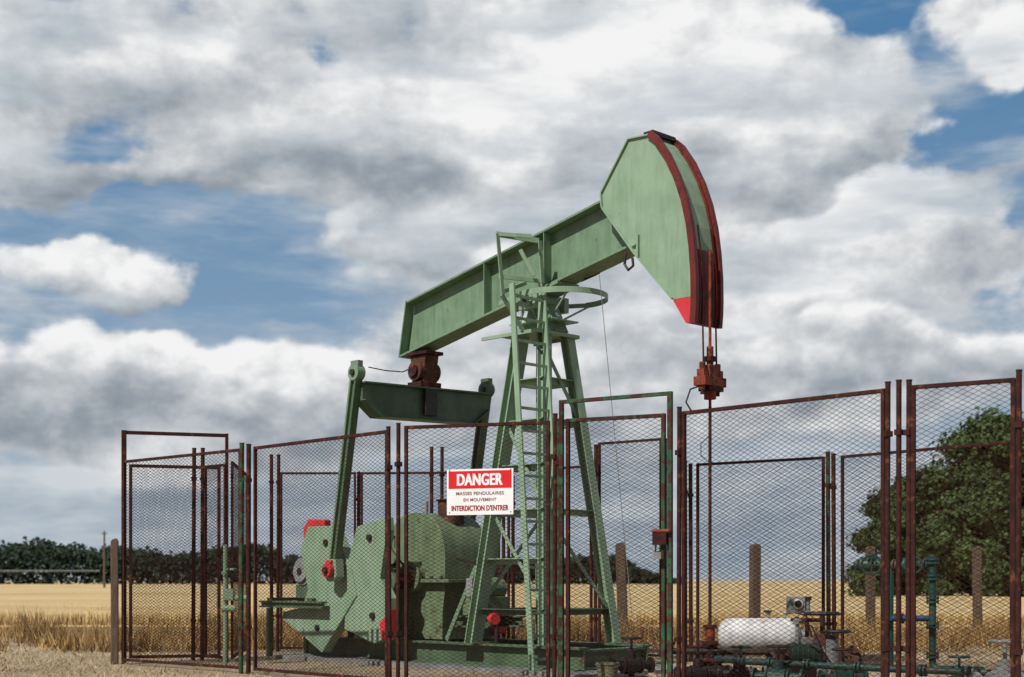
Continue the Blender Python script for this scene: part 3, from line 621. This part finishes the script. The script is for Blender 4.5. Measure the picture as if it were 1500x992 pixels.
# ---------------------------------------------------------------- wellhead, pipes, tank
X0,Y0=.43+2.785*.70711,19.2-2.785*.70711
e=empty('wellhead',(X0,Y0,0),0,'rusty wellhead with stuffing box under the pump rod','wellhead')
m=MB(); m.tube((0,0,0),(0,0,.22),.13,RUST,n=20); m.tube((0,0,.22),(0,0,.26),.19,RUST,n=20); m.tube((0,0,.26),(0,0,.42),.09,RUST,n=18); m.tube((0,0,.42),(0,0,.46),.14,RUST,n=18); m.tube((0,0,.46),(0,0,.62),.06,ORANGE,n=16); m.tube((0,0,.62),(0,0,.66),.085,RUST,n=6)
for i in range(8):
    t=i*math.pi/4; m.tube((math.cos(t)*.16,math.sin(t)*.16,.19),(math.cos(t)*.16,math.sin(t)*.16,.30),.015,DARK,n=6)
m.obj('casing_head',e,bevel=.004)
m=MB(); m.tube((-.5,0,.34),(.5,-.1,.34),.04,DARK); m.tube((-.5,0,.3),(-.5,0,.42),.06,DARK); m.tube((-.5,0,.42),(-.5,0,.45),.08,RUST); m.sweep([(.5,-.1,.34),(.65,-.12,.34),(.7,-.13,.28),(.7,-.13,.05)],.04,TEAL)
m.obj('side_outlet',e,smooth=True)
def valve(loc,rot,label,mats=(DARK,RUST),s=1):
    e=empty('pipe_valve',loc,rot,label,'valve','valves in the yard')
    m=MB(); m.tube((-.22*s,0,.14*s),(.22*s,0,.14*s),.04*s,mats[0])
    for a in(-.2,-.09,.09,.2): m.tube((a*s-.012,0,.14*s),(a*s+.012,0,.14*s),.075*s,mats[0],n=16)
    m.tube((-.07*s,0,.14*s),(.07*s,0,.14*s),.085*s,mats[0],r2=.07*s,n=14); m.tube((0,0,.14*s),(0,0,.28*s),.045*s,mats[0]); m.box((0,0,.02*s),(.3*s,.1*s,.04*s),mats[1]); m.tube((0,0,.0),(0,0,.1*s),.03*s,mats[0])
    m.obj('body',e,bevel=.003)
    m=MB(); m.tube((0,0,.28*s),(0,0,.40*s),.012*s,mats[1]); pts=[(math.cos(t*math.pi/8)*.09*s,math.sin(t*math.pi/8)*.09*s,.39*s) for t in range(17)]; m.sweep(pts,.011*s,mats[1],6)
    for t in range(3): m.bar((0,0,.39*s),(math.cos(t*2.09)*.09*s,math.sin(t*2.09)*.09*s,.39*s),.01,.01,mats[1])
    m.obj('handwheel',e)
valve((*P(925,17.0),0),.4,'dark greasy valve on the ground beside the tower',(DARK,DARK),s=1.3)
valve((*P(1052,16.4),0),.9,'small greasy valve on the ground by the wellhead',(DARK,DARK),1.0)
valve((*P(1085,15.6),0),-.2,'greasy dark valve beside the white tank',(DARK,TEAL),1.2)
valve((*P(1235,15.0),0),.1,'dark green pipe valve with dark handwheel',(TEAL,DARK),1.2)
valve((*P(1472,13.4),0),.3,'large pale grey-green valve at the end of the pipe',(GREY,GREY),1.6)
valve((*P(1140,14.9),0),-.5,'dark green pipe valve with dark handwheel',(TEAL,DARK),1.3)
valve((*P(1182,16.4),0),1.1,'grey steel valve with rusty handwheel beside the pump',(GREY,RUST),1.9)
valve((*P(1204,16.2),0),.4,'rusty steel valve with tall stem beside the pump',(RUSTB,DARK),2.1)
valve((*P(1226,16.0),0),.7,'rusty steel valve behind the green pipe',(RUSTB,DARK),1.6)
valve((*P(1022,15.6),0),.2,'dark valve with rusty handwheel near the wellhead',(DARK,RUST),1.2)
valve((*P(1405,14.3),0),.2,'dark green valve on the low pipe',(TEAL,TEAL),1.1)
TS=17/16; tx,ty=P(1112,17.0)
e=empty('white_tank',(tx,ty,0),-.12,'small horizontal dusty white tank on steel legs','tank')
m=MB(); zc=.54; pts=[];rs=[]
for x,r in((-.46,.02),(-.45,.10),(-.42,.15),(-.36,.185),(-.30,.195),(.30,.195),(.36,.185),(.42,.15),(.45,.10),(.46,.02)): pts.append((x*TS,0,zc));rs.append(r*TS)
m.sweep(pts,rs,WHITE,32); m.obj('shell',e,smooth=True)
m=MB()
for x in(-.28,.28): m.box((x,0,.18),(.05,.26,.34),DARK)
m.box((0,0,.02),(.9,.34,.04),DARK); m.obj('cradle',e)
m=MB(); m.tube((.1,0,.72),(.1,0,.82),.03,GREY); m.tube((.1,0,.82),(.1,0,.84),.05,DARK); m.tube((.3,0,.72),(.3,0,.80),.02,GREY); m.sweep([(.3,0,.79),(.4,-.02,.82),(.55,-.04,.78),(.62,-.05,.5)],.012,DARK); m.tube((.46,0,.54),(.56,0,.54),.07,GREY,n=18); m.tube((.52,-.02,.5),(.52,-.02,.2),.02,DARK); m.obj('fitting',e)
gx,gy=P(1168,15.6)
e=empty('chemical_pump',(gx,gy,0),.15,'small motor pump with grey gauge box on a stem','pump')
m=MB(); m.tube((0,0,.3),(0,0,.80),.022,GREY); m.tube((0,0,.72),(0,0,.78),.05,GREY); m.box((-.02,0,.93),(.17,.13,.18),GREY); m.tube((-.02,-.085,.94),(-.02,-.064,.94),.055,WHITE,n=20); m.tube((-.02,-.09,.94),(-.02,-.084,.94),.04,DARK,n=20); m.tube((.10,0,.86),(.10,0,1.0),.045,GREY); m.tube((.1,0,.98),(.1,0,1.02),.06,DARK)
m.obj('gauge_box',e,bevel=.012)
m=MB(); m.tube((-.1,0,.38),(.25,0,.38),.13,DKGREEN,n=22); m.tube((.25,0,.38),(.29,0,.38),.09,GREY,n=20); m.box((.05,0,.2),(.34,.22,.14),DARK); m.box((.1,0,.53),(.12,.1,.08),GREY); m.tube((-.2,0,.36),(-.1,0,.36),.06,RUST)
for i in range(5): m.tube((-.04+i*.06,0,.38),(-.025+i*.06,0,.38),.142,DKGREEN,n=22)
m.tube((.38,-.05,.1),(.38,-.05,.55),.07,GREY,n=18); m.tube((.38,-.05,.55),(.38,-.05,.6),.05,DARK,n=18); m.box((.1,0,.06),(.8,.3,.1),DARK)
m.sweep([(.1,-.1,.5),(.2,-.2,.45),(.3,-.22,.3),(.45,-.2,.15)],.012,DARK,6); m.sweep([(0,-.05,.75),(.12,-.12,.7),(.2,-.16,.5),(.22,-.16,.2)],.010,DARK,6)
m.tube((-.25,-.15,.12),(-.25,-.15,.42),.05,RUSTB,n=16); m.tube((-.25,-.15,.42),(-.25,-.15,.46),.07,DARK,n=16); m.tube((.2,-.2,.12),(.2,-.2,.3),.05,GREY,n=16)
m.obj('pump_motor',e,bevel=.006)
def pipe_run(name,pts,r,mat,label,flanges,kr=.08):
    e=empty(name,pts[0],0,label,'pipe','green pipes in the yard'); o=Vector(pts[0]); pts=[Vector(p)-o for p in pts]
    m=MB(); fine=[pts[0]]
    for i in range(1,len(pts)-1):
        a,b,c=pts[i-1],pts[i],pts[i+1]; k=min(kr,(b-a).length/2,(c-b).length/2); p=b+(a-b).normalized()*k;q=b+(c-b).normalized()*k
        for t in(0,.25,.5,.75,1): fine.append(p*(1-t)**2+b*2*t*(1-t)+q*t*t)
    fine.append(pts[-1]); m.sweep(fine,r,mat,14); m.obj('pipe',e,smooth=True)
    for (i,t) in flanges:
        d=(pts[i+1]-pts[i]).normalized();c=pts[i].lerp(pts[i+1],t); m=MB(); m.tube(c-d*.03,c-d*.008,r*1.7,mat,n=18);m.tube(c+d*.008,c+d*.03,r*1.7,mat,n=18)
        m.tube(c-d*.008,c+d*.008,r*1.1,DARK); s=d.orthogonal().normalized();u=d.cross(s)
        for k in range(6):
            tt=k*math.pi/3; q=c+(s*math.cos(tt)+u*math.sin(tt))*r*1.4; m.tube(q-d*.042,q+d*.042,.007,DARK,n=6)
        m.obj('flange',e)
    return e
def Q(px,y,d): return ((px-750)/F*d,d,EYE+(HY-y)/F*d)
pipe_run('ground_pipe',[Q(1050,965,16.4),Q(1090,969,15.2),Q(1300,980,14.4),Q(1480,987,13.7),Q(1560,990,13.4)],.036,TEAL,'dark green flanged pipe running low across the yard',[(1,.2),(1,.45),(1,.8),(2,.3),(2,.7)])
pipe_run('riser_pipe',[Q(1366,812,14.6),Q(1366,980,14.6),Q(1440,982,14.2)],.038,TEAL,'upright dark green riser pipe with flanges',[(0,.06),(0,.2),(0,.4),(0,.62),(0,.88)])
pipe_run('overhead_pipe',[Q(1252,828,15.2),Q(1364,828,14.61)],.036,TEAL,'horizontal dark green pipe joined to the riser at head height',[(0,.08),(0,.55),(0,.9)])
pipe_run('blue_pipe',[Q(1300,906,14.9),Q(1362,906,14.62)],.032,BLUE,'short dark blue pipe branching off the riser',[(0,.3)])
pipe_run('support_pipe',[Q(1304,832,14.9),Q(1304,978,14.9)],.034,TEAL,'upright dark green pipe under the overhead valve',[(0,.5)])
for (px,d_,s_) in((1280,15.05,1.0),(1340,14.74,.85)):
    e=empty('overhead_valve',Q(px,828,d_),-.35,'dark green gate valve with handwheel on the overhead pipe','valve','valves in the yard')
    m=MB(); m.tube((-.12*s_,0,0),(.12*s_,0,0),.07*s_,TEAL,n=18); m.tube((-.14*s_,0,0),(-.11*s_,0,0),.09*s_,TEAL,n=18); m.tube((.11*s_,0,0),(.14*s_,0,0),.09*s_,TEAL,n=18); m.tube((0,0,0),(0,-.22*s_,.03),.045*s_,TEAL); m.tube((0,0,0),(0,0,.13*s_),.04*s_,TEAL); m.obj('body',e,bevel=.004)
    m=MB(); pts=[(math.cos(t*math.pi/10)*.10*s_,-.25*s_,math.sin(t*math.pi/10)*.10*s_) for t in range(21)]; m.sweep(pts,.012,DKGREEN,6); m.bar((-.10*s_,-.25*s_,0),(.10*s_,-.25*s_,0),.015,.015,DKGREEN); m.bar((0,-.25*s_,-.10*s_),(0,-.25*s_,.10*s_),.015,.015,DKGREEN); m.obj('handwheel',e)
e=empty('pipe_stand',(*P(330,20.0),0),0,'pale green pipe stand with small valves near the gate','pipe stand')
m=MB(); m.tube((0,0,0),(0,0,1.7),.03,GREEN); m.tube((0,0,.95),(.35,0,.95),.04,GREEN); m.box((.05,0,1.0),(.14,.12,.16),GREEN); m.tube((0,0,1.3),(0,-.12,1.3),.03,GREEN); m.tube((-.05,0,.8),(.15,0,.8),.05,GREEN); m.sweep([(0,0,1.7),(.03,0,1.9),(-.02,0,2.05)],.012,DARK); m.obj('stand_pipe',e,bevel=.004)
m=MB(); pts=[(.15+math.cos(t*math.pi/8)*.08,-.1,1.35+math.sin(t*math.pi/8)*.08) for t in range(17)]; m.sweep(pts,.012,DARK,6); m.tube((.15,-.1,1.35),(.15,0,1.35),.015,DARK); m.tube((0,0,1.35),(.15,0,1.35),.02,GREEN); m.obj('handwheel',e)
e=empty('bucket',(*P(890,16.2),0),0,'dusty olive plastic bucket on the ground','bucket')
m=MB(); n=24; vs=[]
for r,z in((.10,0),(.125,.24),(.135,.24),(.135,.26),(.118,.26),(.095,.02)):
    for i in range(n): vs.append((math.cos(2*math.pi*i/n)*r,math.sin(2*math.pi*i/n)*r,z))
fs=[(k*n+i,k*n+(i+1)%n,(k+1)*n+(i+1)%n,(k+1)*n+i) for k in range(5) for i in range(n)]+[tuple(range(n))[::-1],tuple(range(5*n,6*n))]
m.add(vs,fs,YEL); m.obj('body',e,smooth=True)
m=MB(); m.sweep([(math.cos(math.pi*i/10)*.137,-.02-.1*math.sin(math.pi*i/10),.24-.03*math.sin(math.pi*i/10)) for i in range(11)],.004,STEEL,5); m.obj('handle',e)
for i in range(26):
    x=random.uniform(-1,5);yy=random.uniform(15.5,18.5); s=random.uniform(.03,.08); m=MB(); k=7
    vs=[(0,0,s*.7)]
    for z,rr in((s*.45,.8),(0,1)):
        for j in range(k): t=2*math.pi*j/k; q=rr*s*random.uniform(.75,1.2); vs.append((math.cos(t)*q,math.sin(t)*q,z))
    fs=[(0,1+j,1+(j+1)%k) for j in range(k)]+[(1+j,1+k+j,1+k+(j+1)%k,1+(j+1)%k) for j in range(k)]+[tuple(range(1+k,1+2*k))]
    m.add(vs,fs,GROUND); o=m.obj('stone',loc=(x,yy,0)); tag(o,'small pale stone on the bare ground','stone','loose stones in the yard')
